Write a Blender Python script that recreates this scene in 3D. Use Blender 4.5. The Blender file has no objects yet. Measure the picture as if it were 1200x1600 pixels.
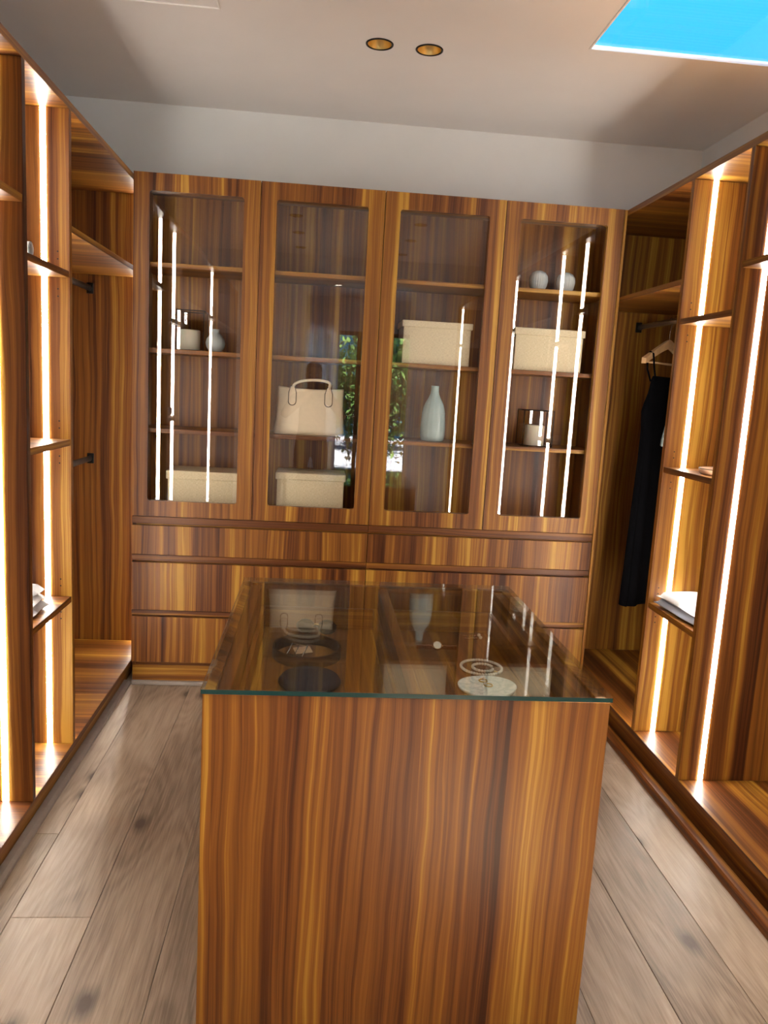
import bpy, bmesh, math, random
from mathutils import Vector, Matrix

random.seed(7)
PI = math.pi
SC = bpy.context.scene
COL = SC.collection

# ------------------------------------------------------------------ camera
def make_camera():
    yaw, pitch, roll = math.radians(5.1389), math.radians(-8.9901), math.radians(3.2451)
    fw = Vector((math.sin(yaw)*math.cos(pitch), math.cos(yaw)*math.cos(pitch), math.sin(pitch)))
    rt = Vector((math.cos(yaw), -math.sin(yaw), 0))
    up = rt.cross(fw)
    r2 = rt*math.cos(roll) + up*math.sin(roll)
    u2 = -rt*math.sin(roll) + up*math.cos(roll)
    cam = bpy.data.cameras.new('camera')
    cam.sensor_fit = 'VERTICAL'; cam.sensor_height = 36.0
    cam.lens = 1214.5/1600*36.0
    cam.clip_start = 0.02; cam.clip_end = 200
    o = bpy.data.objects.new('camera', cam)
    m = Matrix.Identity(4)
    for i in range(3):
        m[i][0] = r2[i]; m[i][1] = u2[i]; m[i][2] = -fw[i]
    m[0][3], m[1][3], m[2][3] = 0.867, -3.728, 1.5069
    o.matrix_world = m
    COL.objects.link(o)
    SC.camera = o
make_camera()

# ------------------------------------------------------------------ world, sun, exposure
wd = bpy.data.worlds.new('sky'); SC.world = wd; wd.use_nodes = True
bg = wd.node_tree.nodes['Background']
bg.inputs['Color'].default_value = (0.045, 0.50, 0.98, 1)      # even clear blue sky
bg.inputs['Strength'].default_value = 1.18
sl = bpy.data.lights.new('sun', 'SUN'); sl.energy = 95.0; sl.angle = math.radians(1.0); sl.color = (1.0, 0.97, 0.93)
so = bpy.data.objects.new('sun', sl); COL.objects.link(so)
# comes down from beyond the back wall, so through the skylight it lands behind the island
so.rotation_euler = Vector((-0.22, -0.80, -1.0)).to_track_quat('-Z', 'Y').to_euler()
vs = SC.view_settings
vs.view_transform = 'Standard'; vs.look = 'None'; vs.exposure = 0.65; vs.gamma = 1.0
vs.use_curve_mapping = False
LED_POWER = 42.0
FILL_DOWNLIGHT_POWER = 4.0     # each added fill lamp behind the photographer

# ------------------------------------------------------------------ node helpers
class NT:
    def __init__(self, name):
        self.m = bpy.data.materials.new(name); self.m.use_nodes = True
        self.t = self.m.node_tree; self.t.nodes.clear()
        self.out = self.t.nodes.new('ShaderNodeOutputMaterial')
    def n(self, typ, **kw):
        nd = self.t.nodes.new(typ)
        for k, v in kw.items(): setattr(nd, k, v)
        return nd
    def link(self, a, b): self.t.links.new(a, b)
    def math(self, op, a, b=None, c=None):
        nd = self.n('ShaderNodeMath', operation=op)
        for i, x in enumerate((a, b, c)):
            if x is None: continue
            if isinstance(x, (int, float)): nd.inputs[i].default_value = x
            else: self.link(x, nd.inputs[i])
        return nd.outputs[0]
    def xyz(self, x, y, z):
        nd = self.n('ShaderNodeCombineXYZ')
        for i, v in enumerate((x, y, z)):
            if isinstance(v, (int, float)): nd.inputs[i].default_value = v
            else: self.link(v, nd.inputs[i])
        return nd.outputs[0]
    def noise(self, vec, scale=1.0, detail=2.0, rough=0.5, dist=0.0):
        nd = self.n('ShaderNodeTexNoise'); nd.inputs['Scale'].default_value = scale
        nd.inputs['Detail'].default_value = detail; nd.inputs['Roughness'].default_value = rough
        nd.inputs['Distortion'].default_value = dist
        self.link(vec, nd.inputs['Vector']); return nd.outputs['Fac']
    def ramp(self, fac, stops, interp='LINEAR'):
        nd = self.n('ShaderNodeValToRGB'); cr = nd.color_ramp; cr.interpolation = interp
        while len(cr.elements) < len(stops): cr.elements.new(0.5)
        for e, (p, c) in zip(cr.elements, stops):
            e.position = p; e.color = (c[0], c[1], c[2], 1)
        self.link(fac, nd.inputs[0]); return nd.outputs[0]
    def bsdf(self, color, rough=0.5, metal=0.0, spec=0.5, bump=None, bump_d=0.001, bump_s=0.3, **kw):
        b = self.n('ShaderNodeBsdfPrincipled')
        if isinstance(color, tuple): b.inputs['Base Color'].default_value = (*color, 1)
        else: self.link(color, b.inputs['Base Color'])
        if isinstance(rough, (int, float)): b.inputs['Roughness'].default_value = rough
        else: self.link(rough, b.inputs['Roughness'])
        b.inputs['Metallic'].default_value = metal
        b.inputs['Specular IOR Level'].default_value = spec
        for k, v in kw.items(): b.inputs[k.replace('_', ' ')].default_value = v
        if bump is not None:
            bm_ = self.n('ShaderNodeBump'); bm_.inputs['Strength'].default_value = bump_s
            bm_.inputs['Distance'].default_value = bump_d
            self.link(bump, bm_.inputs['Height']); self.link(bm_.outputs[0], b.inputs['Normal'])
        self.link(b.outputs[0], self.out.inputs[0]); return b

def simple(name, color, rough=0.5, metal=0.0, spec=0.5, var=0.06, scale=30, **kw):
    t = NT(name); tc = t.n('ShaderNodeTexCoord')
    f = t.noise(tc.outputs['Object'], scale, 3)
    c = t.ramp(f, [(0.3, tuple(max(0, x*(1-var)) for x in color)), (0.7, tuple(x*(1+var) for x in color))])
    t.bsdf(c, rough, metal, spec, **kw); return t.m

def wood(name, axis):
    t = NT(name); tc = t.n('ShaderNodeTexCoord'); oi = t.n('ShaderNodeObjectInfo')
    sp = t.n('ShaderNodeSeparateXYZ'); t.link(tc.outputs['Object'], sp.inputs[0])
    ax = {'x': 0, 'y': 1, 'z': 2}[axis]
    al = sp.outputs[ax]; o1, o2 = [sp.outputs[i] for i in range(3) if i != ax]
    rnd = t.math('MULTIPLY', oi.outputs['Random'], 41.0)
    W0 = t.math('ADD', t.math('ADD', o1, o2), rnd)
    warp = t.noise(t.xyz(t.math('MULTIPLY', W0, 5.0), t.math('MULTIPLY', al, 1.3), rnd), 1.0, 2)
    W = t.math('ADD', W0, t.math('MULTIPLY', t.math('SUBTRACT', warp, 0.5), 0.045))
    warp2 = t.noise(t.xyz(t.math('MULTIPLY', W0, 30.0), t.math('MULTIPLY', al, 5.0), rnd), 1.0, 2)
    W = t.math('ADD', W, t.math('MULTIPLY', t.math('SUBTRACT', warp2, 0.5), 0.007))
    n1 = t.noise(t.xyz(t.math('MULTIPLY', W, 11.0), t.math('MULTIPLY', al, 0.12), rnd), 1.0, 1)
    n2 = t.noise(t.xyz(t.math('MULTIPLY', W, 48.0), t.math('MULTIPLY', al, 0.35), rnd), 1.0, 2, 0.6)
    n3 = t.noise(t.xyz(t.math('MULTIPLY', W, 260.0), t.math('MULTIPLY', al, 2.2), rnd), 1.0, 3, 0.65)
    # laid-up strips of veneer with crisp joints, 40-90 mm wide, slightly warped
    Ws = t.math('ADD', W0, t.math('MULTIPLY', t.math('SUBTRACT', n1, 0.5), 0.05))
    cell = t.math('FLOOR', t.math('DIVIDE', Ws, 0.062))
    wn = t.n('ShaderNodeTexWhiteNoise', noise_dimensions='1D'); t.link(cell, wn.inputs['W'])
    v = t.math('MULTIPLY', n1, 0.56)
    v = t.math('ADD', v, t.math('MULTIPLY', n2, 0.62))
    v = t.math('ADD', v, t.math('MULTIPLY', n3, 0.27))
    v = t.math('ADD', v, t.math('MULTIPLY', wn.outputs['Value'], 0.16))
    c = t.ramp(v, [(0.59, (0.045, 0.012, 0.004)), (0.69, (0.105, 0.032, 0.008)), (0.78, (0.182, 0.063, 0.012)),
                   (0.86, (0.250, 0.098, 0.015)), (0.93, (0.340, 0.158, 0.022)), (0.985, (0.45, 0.24, 0.038))])
    ro = t.math('ADD', 0.30, t.math('MULTIPLY', n3, 0.16))
    t.bsdf(c, ro, 0, 0.30, bump=n3, bump_d=0.0004, bump_s=0.25)
    return t.m

def plank_mat():
    t = NT('oak_plank'); tc = t.n('ShaderNodeTexCoord'); oi = t.n('ShaderNodeObjectInfo')
    sp = t.n('ShaderNodeSeparateXYZ'); t.link(tc.outputs['Object'], sp.inputs[0])
    r = t.math('MULTIPLY', oi.outputs['Random'], 53.0)
    x = sp.outputs[0]; y = sp.outputs[1]
    base = t.noise(t.xyz(t.math('ADD', t.math('MULTIPLY', x, 7.0), r), t.math('MULTIPLY', y, 1.1), r), 1.0, 3)
    # growth-ring figure: contour lines of a stretched field
    fld = t.noise(t.xyz(t.math('ADD', t.math('MULTIPLY', x, 5.0), r), t.math('MULTIPLY', y, 0.9), r), 1.0, 1.5)
    ring = t.math('SINE', t.math('MULTIPLY', fld, 120.0))
    fine = t.noise(t.xyz(t.math('ADD', t.math('MULTIPLY', x, 160.0), r), t.math('MULTIPLY', y, 5.0), r), 1.0, 3, 0.7)
    v = t.math('ADD', t.math('MULTIPLY', base, 0.50), t.math('MULTIPLY', fine, 0.40))
    v = t.math('ADD', v, t.math('MULTIPLY', ring, 0.030))
    v = t.math('ADD', v, t.math('MULTIPLY', oi.outputs['Random'], 0.12))
    c = t.ramp(v, [(0.34, (0.150, 0.106, 0.074)), (0.50, (0.300, 0.228, 0.168)), (0.68, (0.43, 0.340, 0.258))])
    # a few knots
    vo = t.n('ShaderNodeTexVoronoi', voronoi_dimensions='2D'); vo.inputs['Scale'].default_value = 1.0
    t.link(t.xyz(t.math('ADD', t.math('MULTIPLY', x, 4.2), r), t.math('ADD', t.math('MULTIPLY', y, 2.3), r), r), vo.inputs['Vector'])
    kd = t.math('ADD', vo.outputs['Distance'], t.math('MULTIPLY', t.math('SUBTRACT', fine, 0.5), 0.05))
    spc = t.n('ShaderNodeSeparateColor'); t.link(vo.outputs['Color'], spc.inputs[0])
    keep = t.math('GREATER_THAN', spc.outputs[0], 0.62)
    kn = t.ramp(kd, [(0.05, (1, 1, 1)), (0.085, (0.55, 0.55, 0.55)), (0.17, (0, 0, 0))])
    km = t.math('MULTIPLY', kn, keep)
    mx = t.n('ShaderNodeMix', data_type='RGBA'); t.link(km, mx.inputs[0]); t.link(c, mx.inputs[6])
    mx.inputs[7].default_value = (0.075, 0.050, 0.036, 1)
    t.bsdf(mx.outputs[2], t.math('ADD', 0.34, t.math('MULTIPLY', fine, 0.2)), 0, 0.45, bump=fine, bump_d=0.0008, bump_s=0.35)
    return t.m

def linen():
    t = NT('linen'); tc = t.n('ShaderNodeTexCoord')
    sp = t.n('ShaderNodeSeparateXYZ'); t.link(tc.outputs['Object'], sp.inputs[0])
    u = t.math('ADD', sp.outputs[0], sp.outputs[1])
    a = t.noise(t.xyz(t.math('MULTIPLY', u, 90.0), t.math('MULTIPLY', sp.outputs[2], 1100.0), 0.0), 1.0, 2)
    b = t.noise(t.xyz(t.math('MULTIPLY', u, 1100.0), t.math('MULTIPLY', sp.outputs[2], 90.0), 3.0), 1.0, 2)
    v = t.math('MULTIPLY', t.math('ADD', a, b), 0.5)
    c = t.ramp(v, [(0.32, (0.46, 0.38, 0.24)), (0.5, (0.68, 0.58, 0.39)), (0.68, (0.80, 0.71, 0.51))])
    t.bsdf(c, 0.85, 0, 0.2, bump=v, bump_d=0.0008, bump_s=0.4); return t.m

def glass(name, tint=(1, 1, 1), ior=1.5, rough=0.0):
    t = NT(name)
    # thin pane: both faces reflect as air-to-glass
    fr = t.n('ShaderNodeFresnel'); ge = t.n('ShaderNodeNewGeometry')
    t.link(t.math('ADD', ior, t.math('MULTIPLY', ge.outputs['Backfacing'], 1.0/ior-ior)), fr.inputs['IOR'])
    tr = t.n('ShaderNodeBsdfTransparent'); tr.inputs[0].default_value = (*tint, 1)
    gl = t.n('ShaderNodeBsdfGlossy'); gl.inputs['Roughness'].default_value = rough
    mx = t.n('ShaderNodeMixShader'); t.link(fr.outputs[0], mx.inputs[0])
    t.link(tr.outputs[0], mx.inputs[1]); t.link(gl.outputs[0], mx.inputs[2])
    t.link(mx.outputs[0], t.out.inputs[0]); return t.m

def emit(name, color, strength):
    t = NT(name); e = t.n('ShaderNodeEmission'); e.inputs[0].default_value = (*color, 1); e.inputs[1].default_value = strength
    t.link(e.outputs[0], t.out.inputs[0]); return t.m

def fabric(name, c0, c1, rough=0.85, transl=0.0, scale=500, spec=0.25):
    t = NT(name); tc = t.n('ShaderNodeTexCoord')
    f = t.noise(tc.outputs['Object'], scale, 2); g = t.noise(tc.outputs['Object'], 9, 3)
    v = t.math('ADD', t.math('MULTIPLY', f, 0.5), t.math('MULTIPLY', g, 0.5))
    c = t.ramp(v, [(0.35, c0), (0.65, c1)])
    b = t.bsdf(c, rough, 0, spec, bump=f, bump_d=0.0006, bump_s=0.3)
    if transl > 0:
        tl = t.n('ShaderNodeBsdfTranslucent'); t.link(c, tl.inputs[0])
        mx = t.n('ShaderNodeMixShader'); mx.inputs[0].default_value = transl
        t.link(b.outputs[0], mx.inputs[1]); t.link(tl.outputs[0], mx.inputs[2]); t.link(mx.outputs[0], t.out.inputs[0])
    return t.m

def marble():
    t = NT('marble'); tc = t.n('ShaderNodeTexCoord')
    f = t.noise(tc.outputs['Object'], 22, 4, 0.6, 1.2)
    c = t.ramp(f, [(0.40, (0.88, 0.93, 0.95)), (0.50, (0.62, 0.72, 0.76)), (0.56, (0.90, 0.94, 0.96))])
    t.bsdf(c, 0.25); return t.m

WZ, WX, WY = wood('walnut_veneer_upright', 'z'), wood('walnut_veneer_across', 'x'), wood('walnut_veneer_deep', 'y')
M = dict(
    plank=plank_mat(), linen=linen(), marble=marble(),
    wall=simple('wall_paint', (0.74, 0.77, 0.79), 0.75, var=0.015, scale=6),
    ceil=simple('ceiling_paint', (0.84, 0.83, 0.83), 0.8, var=0.012, scale=5),
    rim=simple('white_gloss_paint', (0.90, 0.90, 0.89), 0.4, var=0.01),
    bead=simple('grey_bead', (0.30, 0.26, 0.235), 0.5),
    gap=simple('shadow_gap', (0.02, 0.014, 0.010), 0.7),
    glass=glass('clear_glass', ior=1.62), glasstop=glass('smoked_tabletop_glass', (0.91, 0.935, 0.91), 1.70),
    gedge=simple('glass_edge', (0.010, 0.045, 0.045), 0.12, spec=0.6),
    led=emit('led_diffuser', (1.0, 0.92, 0.81), LED_POWER),
    lens=emit('downlight_lens', (1.0, 0.88, 0.72), 12.0),
    black=simple('black_metal', (0.012, 0.011, 0.011), 0.35, 0.6),
    bronze=simple('dark_bronze', (0.035, 0.026, 0.022), 0.3, 0.8),
    chrome=simple('brushed_steel', (0.55, 0.53, 0.50), 0.25, 1.0),
    gold=simple('gold', (0.78, 0.56, 0.22), 0.36, 1.0),
    rosegold=simple('rose_gold', (0.72, 0.42, 0.28), 0.25, 1.0),
    candle=simple('cream_wax', (0.80, 0.74, 0.60), 0.55, var=0.03, Subsurface_Weight=0.15),
    vase=simple('celadon_glaze', (0.36, 0.47, 0.46), 0.16, var=0.10, scale=14),
    vase2=simple('grey_blue_ceramic', (0.36, 0.42, 0.42), 0.5, var=0.06),
    rib=simple('matte_white_ceramic', (0.55, 0.58, 0.56), 0.6, var=0.04),
    leather=simple('cream_leather', (0.74, 0.62, 0.44), 0.48, var=0.03, scale=60),
    piping=simple('dark_edge_paint', (0.08, 0.055, 0.035), 0.5),
    belt=simple('dark_brown_leather', (0.030, 0.015, 0.010), 0.45),
    navy=fabric('navy_cloth', (0.010, 0.012, 0.020), (0.022, 0.026, 0.042)),
    tan=simple('tan_leather', (0.62, 0.40, 0.26), 0.5, var=0.05),
    pearl=simple('pearl', (0.80, 0.76, 0.72), 0.18, var=0.03, Coat_Weight=0.6),
    hanger=simple('beech', (0.50, 0.30, 0.14), 0.45, var=0.12, scale=25),
    blackcloth=fabric('black_cloth', (0.002, 0.002, 0.003), (0.004, 0.004, 0.005), 0.95, spec=0.04),
    greycloth=fabric('grey_green_cloth', (0.07, 0.085, 0.08), (0.12, 0.14, 0.13)),
    whitecloth=fabric('white_cotton', (0.72, 0.74, 0.78), (0.84, 0.84, 0.84)),
    bluecloth=fabric('pale_blue_cotton', (0.50, 0.62, 0.80), (0.62, 0.72, 0.86)),
    greyknit=fabric('light_grey_knit', (0.42, 0.43, 0.45), (0.62, 0.62, 0.62)),
    sheer=fabric('sheer_curtain', (0.66, 0.68, 0.72), (0.80, 0.81, 0.84), transl=0.6),
    carpet=fabric('bedroom_carpet', (0.36, 0.34, 0.32), (0.46, 0.44, 0.41)),
    frame=simple('dark_window_frame', (0.05, 0.045, 0.04), 0.4),
    skin=simple('skin', (0.30, 0.17, 0.11), 0.5, var=0.05),
    hair=simple('dark_hair', (0.015, 0.010, 0.008), 0.5),
    shirt=fabric('dark_shirt', (0.035, 0.028, 0.025), (0.06, 0.048, 0.042)),
    denim=fabric('dark_denim', (0.03, 0.035, 0.05), (0.05, 0.06, 0.085)),
    shoe=simple('shoe_black', (0.02, 0.02, 0.02), 0.5),
    bark=simple('bark', (0.14, 0.11, 0.085), 0.85, var=0.3, scale=12),
    soil=simple('pale_paving', (0.36, 0.37, 0.40), 0.9, var=0.15, scale=3),
)
def leafmat(name, c0, c1):
    t = NT(name); oi = t.n('ShaderNodeTexCoord')
    f = t.noise(oi.outputs['Object'], 1.6, 3)
    c = t.ramp(f, [(0.35, c0), (0.65, c1)])
    b = t.bsdf(c, 0.5, 0, 0.3)
    tl = t.n('ShaderNodeBsdfTranslucent'); t.link(c, tl.inputs[0])
    mx = t.n('ShaderNodeMixShader'); mx.inputs[0].default_value = 0.4
    t.link(b.outputs[0], mx.inputs[1]); t.link(tl.outputs[0], mx.inputs[2]); t.link(mx.outputs[0], t.out.inputs[0]); return t.m
M['leaf'] = leafmat('tree_leaf', (0.045, 0.11, 0.03), (0.16, 0.27, 0.07))
M['leaf2'] = leafmat('teal_tree_leaf', (0.03, 0.12, 0.07), (0.10, 0.26, 0.15))

# ------------------------------------------------------------------ object helpers
def tag(o, label=None, cat=None, group=None, kind=None):
    if label: o['label'] = label
    if cat: o['category'] = cat
    if group: o['group'] = group
    if kind: o['kind'] = kind
    return o
def world_loc(o):
    v = Vector((0, 0, 0))
    while o is not None:
        v = v + o.location; o = o.parent
    return v
def thing(name, label, cat, loc=(0, 0, 0), rz=0.0, group=None, kind=None):
    o = bpy.data.objects.new(name, None); COL.objects.link(o); o.location = loc; o.rotation_euler = (0, 0, rz)
    o.empty_display_size = 0.05
    return tag(o, label, cat, group, kind)
def obj(name, me, mats, parent=None, loc=(0, 0, 0), local=False, smooth=False):
    """loc is in world unless local; rotated parents take local positions"""
    o = bpy.data.objects.new(name, me); COL.objects.link(o)
    if not isinstance(mats, (list, tuple)): mats = [mats]
    if not me.materials:
        for m in mats: me.materials.append(m)
    if parent is not None:
        o.parent = parent
        o.location = Vector(loc) if local else Vector(loc) - world_loc(parent)
    else: o.location = loc
    if smooth:
        for p in me.polygons: p.use_smooth = True
    return o
def to_me(bm, name):
    bmesh.ops.recalc_face_normals(bm, faces=bm.faces[:])
    me = bpy.data.meshes.new(name); bm.to_mesh(me); bm.free(); return me
def box_bm(sx, sy, sz, bevel=0.0, seg=1):
    bm = bmesh.new(); bmesh.ops.create_cube(bm, size=1.0)
    for v in bm.verts: v.co = Vector((v.co.x*sx, v.co.y*sy, v.co.z*sz))
    if bevel > 0:
        bmesh.ops.bevel(bm, geom=bm.edges[:], offset=min(bevel, 0.45*min(sx, sy, sz)), segments=seg, affect='EDGES', profile=0.5)
    return bm
def box(name, x, y, z, mat, parent=None, bevel=0.0012, seg=1):
    c = ((x[0]+x[1])/2, (y[0]+y[1])/2, (z[0]+z[1])/2)
    me = to_me(box_bm(abs(x[1]-x[0]), abs(y[1]-y[0]), abs(z[1]-z[0]), bevel, seg), name)
    return obj(name, me, mat, parent, c)
def lathe_bm(prof, seg=32, ribs=0, ribd=0.0):
    bm = bmesh.new(); rings = []
    for r, z in prof:
        if r < 1e-5: rings.append([bm.verts.new((0, 0, z))]); continue
        ring = []
        for i in range(seg):
            a = 2*PI*i/seg
            rr = r*(1 + ribd*math.cos(ribs*a)) if ribs else r
            ring.append(bm.verts.new((rr*math.cos(a), rr*math.sin(a), z)))
        rings.append(ring)
    for a, b in zip(rings, rings[1:]):
        if len(a) == 1 and len(b) == 1: continue
        for i in range(seg):
            j = (i+1) % seg
            if len(a) == 1: bm.faces.new((a[0], b[i], b[j]))
            elif len(b) == 1: bm.faces.new((a[i], a[j], b[0]))
            else: bm.faces.new((a[i], a[j], b[j], b[i]))
    return bm
def tube_bm(pts, r, seg=8, closed=False, bm=None, sy=1.0):
    bm = bm or bmesh.new(); pts = [Vector(p) for p in pts]; n = len(pts); rings = []; prev = None
    for i, p in enumerate(pts):
        a = pts[(i-1) % n] if (closed or i > 0) else p
        b = pts[(i+1) % n] if (closed or i < n-1) else p
        t = (b-a).normalized()
        if prev is None:
            ref = Vector((0, 0, 1)) if abs(t.z) < 0.9 else Vector((1, 0, 0))
            u = t.cross(ref).normalized()
        else: u = (prev - t*prev.dot(t)).normalized()
        prev = u; w = t.cross(u)
        rr = r[i] if isinstance(r, (list, tuple)) else r
        rings.append([bm.verts.new(p + u*(rr*math.cos(2*PI*k/seg)) + w*(rr*sy*math.sin(2*PI*k/seg))) for k in range(seg)])
    m = n if closed else n-1
    for i in range(m):
        a, b = rings[i], rings[(i+1) % n]
        for k in range(seg):
            bm.faces.new((a[k], a[(k+1) % seg], b[(k+1) % seg], b[k]))
    if not closed:
        bm.faces.new(rings[0][::-1]); bm.faces.new(rings[-1])
    return bm
def tube(name, pts, r, mat, parent=None, loc=(0, 0, 0), seg=8, closed=False, local=False, sy=1.0):
    return obj(name, to_me(tube_bm(pts, r, seg, closed, sy=sy), name), mat, parent, loc, local, smooth=True)
def lathe(name, prof, mat, parent=None, loc=(0, 0, 0), seg=32, ribs=0, ribd=0.0, local=False):
    return obj(name, to_me(lathe_bm(prof, seg, ribs, ribd), name), mat, parent, loc, local, smooth=True)
def plane_poly(name, outer, holes, z, mat, loc=(0, 0, 0)):
    """flat horizontal face with holes"""
    bm = bmesh.new(); edges = []
    for loop in [outer]+holes:
        vs_ = [bm.verts.new((p[0], p[1], z)) for p in loop]
        for i in range(len(vs_)): edges.append(bm.edges.new((vs_[i], vs_[(i+1) % len(vs_)])))
    bmesh.ops.triangle_fill(bm, use_beauty=True, use_dissolve=False, edges=edges)
    return obj(name, to_me(bm, name), mat, None, loc)

# ------------------------------------------------------------------ dimensions (metres)
H = 2.40; DW = 0.5646; W = 4*DW; YB = 0.45; HC = 2.83
XLW, XRW = -0.56, 2.812           # side walls
XL, XR = -0.010, 2.274            # wardrobe fronts
YREAR, YBED = -4.60, -8.25        # wall with the doorway, far bedroom wall
SKY = (1.833, 2.66, -1.90, -0.592)
DL = [(1.041, -0.457), (1.238, -0.448)]
DL_FILL = [(0.62, -2.75), (1.62, -2.75), (0.62, -3.45), (1.62, -3.45), (0.62, -4.2), (1.62, -4.2)]   # unseen lit ones, added behind the camera to brighten the room

# ------------------------------------------------------------------ the setting
def build_room():
    S = 'structure'
    fl = box('floor', (XLW, XRW), (YREAR-0.1, YB), (-0.06, -0.018), M['gap'], None, 0); tag(fl, 'wide grey-brown oak plank floor around the island', 'floor', kind=S)
    # oak planks, 219 mm wide, running front to back
    cuts = {-2: (-0.9, -3.0), -1: (-1.29, -3.3), 0: (-1.70, -3.7), 1: (0.0, -2.6), 2: (-0.7, -2.9), 3: (-1.1, -3.2),
            4: (-0.4, -2.5), 5: (-0.55, -2.7), 6: (-0.95, -3.1), 7: (-2.45, -4.0), 8: (-0.2, -3.4), 9: (-0.75, -2.55), 10: (-1.0, -3.0)}
    for k in range(-2, 11):
        x0 = 0.072 + 0.219*k; x1 = x0 + 0.219
        ys = [YB] + sorted([c for c in cuts[k] if c < YB-0.05], reverse=True) + [YREAR-0.1]
        for a, b in zip(ys, ys[1:]):
            box('plank', (x0+0.0006, x1-0.0006), (b+0.0006, a-0.0006), (-0.018, 0.0), M['plank'], fl, 0.0012)
    tag(box('wall_back', (XLW-0.1, XRW+0.1), (YB, YB+0.1), (-0.06, HC+0.02), M['wall'], None, 0), 'pale grey painted wall above the glass-door cabinets', 'wall', kind=S)
    tag(box('wall_left', (XLW-0.1, XLW), (YREAR-0.1, YB), (-0.06, HC+0.02), M['wall'], None, 0), 'painted wall behind the left-hand open wardrobe', 'wall', kind=S)
    tag(box('wall_right', (XRW, XRW+0.1), (YREAR-0.1, YB), (-0.06, HC+0.02), M['wall'], None, 0), 'painted wall above the right-hand open wardrobe', 'wall', kind=S)
    # doorway wall behind the photographer: opening x 0.69..1.80, up to 2.57
    bm = bmesh.new()
    for x, z in (((XLW-0.1, 0.687), (-0.06, HC)), ((1.80, XRW+0.1), (-0.06, HC)), ((0.687, 1.80), (2.572, HC))):
        b = box_bm(x[1]-x[0], 0.1, z[1]-z[0]); c = Vector(((x[0]+x[1])/2, 0, (z[0]+z[1])/2))
        for v in b.verts: v.co += c
        me = bpy.data.meshes.new('t'); b.to_mesh(me); b.free(); bm.from_mesh(me); bpy.data.meshes.remove(me)
    tag(obj('wall_rear', to_me(bm, 'wall_rear'), M['wall'], None, (0, YREAR-0.05, 0)), 'painted wall with the doorway seen mirrored in the cabinet glass', 'wall', kind=S)
    # ceiling with the skylight opening and downlight holes
    circ = lambda c, r: [(c[0]+r*math.cos(2*PI*i/32), c[1]+r*math.sin(2*PI*i/32)) for i in range(32)]
    ce = plane_poly('ceiling', [(XLW-0.1, YREAR-0.1), (XRW+0.1, YREAR-0.1), (XRW+0.1, YB+0.1), (XLW-0.1, YB+0.1)],
                    [[(SKY[0], SKY[2]), (SKY[1], SKY[2]), (SKY[1], SKY[3]), (SKY[0], SKY[3])]] + [circ(c, 0.047) for c in DL+DL_FILL], HC, M['ceil'])
    tag(ce, 'plain warm white plasterboard ceiling', 'ceiling', kind=S)
    # skylight: thin white rim, glass
    sk = thing('window_1', 'flat blue-sky skylight set flush in the ceiling corner', 'skylight', (0, 0, HC), kind=S)
    x0, x1, y0, y1 = SKY
    for n, xx, yy in (('rim', (x0-0.001, x0+0.006), (y0, y1)), ('rim', (x1-0.006, x1+0.001), (y0, y1)), ('rim', (x0+0.006, x1-0.006), (y0, y0+0.006)), ('rim', (x0+0.006, x1-0.006), (y1-0.006, y1))):
        box(n, xx, yy, (HC-0.004, HC+0.012), M['rim'], sk, 0)
    box('pane', (x0+0.006, x1-0.006), (y0+0.006, y1-0.006), (HC+0.003, HC+0.009), M['glass'], sk, 0)
    # access hatch
    ht = thing('trim_1', 'square access hatch in the ceiling', 'hatch', (0.2, -0.86, HC), kind=S)
    for xx, yy in (((-0.016, 0.45), (-0.6385, -0.6325)), ((-0.016, 0.45), (-1.0965, -1.0905)), ((-0.016, -0.0105), (-1.0905, -0.6385)), ((0.4445, 0.45), (-1.0905, -0.6385))):
        box('hatch_bead', xx, yy, (HC-0.009, HC-0.0003), M['rim'], ht, 0.001)
    box('hatch_panel', (-0.01, 0.444), (-1.09, -0.639), (HC-0.005, HC-0.0005), M['ceil'], ht, 0.001)
    # beads along the plinths
    tag(tube_prof('baseboard_left', [(0, 0), (0.032, 0), (0.030, 0.008), (0.018, 0.016), (0, 0.020)], (-0.034, -3.3, 0), (-0.034, 0.02, 0), M['bead']), 'thin grey floor bead along the left wardrobe plinth', 'floor bead', kind=S)
    tag(tube_prof('baseboard_right', [(0, 0), (-0.044, 0), (-0.044, 0.022), (-0.034, 0.030), (0, 0.032)], (2.262, -3.3, 0), (2.262, 0.02, 0), WY), 'brown floor bead along the right wardrobe plinth', 'floor bead', kind=S)
    tag(box('baseboard_back', (0.0, 2.216), (0.002, 0.030), (0.0, 0.018), M['bead'], None, 0.004), 'thin pale floor bead in front of the drawer plinth', 'floor bead', kind=S)
    # bedroom beyond the doorway
    tag(box('floor_bedroom', (-2.5, 5.0), (YBED-0.1, YREAR-0.1), (-0.06, 0.0), M['carpet'], None, 0), 'carpeted bedroom floor beyond the doorway', 'floor', kind=S)
    tag(box('ceiling_bedroom', (-2.6, 5.1), (YBED-0.2, YREAR-0.1), (HC, HC+0.1), M['ceil'], None, 0), 'bedroom ceiling beyond the doorway', 'ceiling', kind=S)
    tag(box('wall_bedroom_left', (-2.6, -2.5), (YBED-0.1, YREAR-0.1), (-0.06, HC), M['wall'], None, 0), 'bedroom side wall beyond the doorway', 'wall', kind=S)
    tag(box('wall_bedroom_right', (5.0, 5.1), (YBED-0.1, YREAR-0.1), (-0.06, HC), M['wall'], None, 0), 'bedroom side wall past the window', 'wall', kind=S)
    bm = bmesh.new(); wx0, wx1, wz0, wz1 = 0.0, 4.2, 0.10, 2.34
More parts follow.
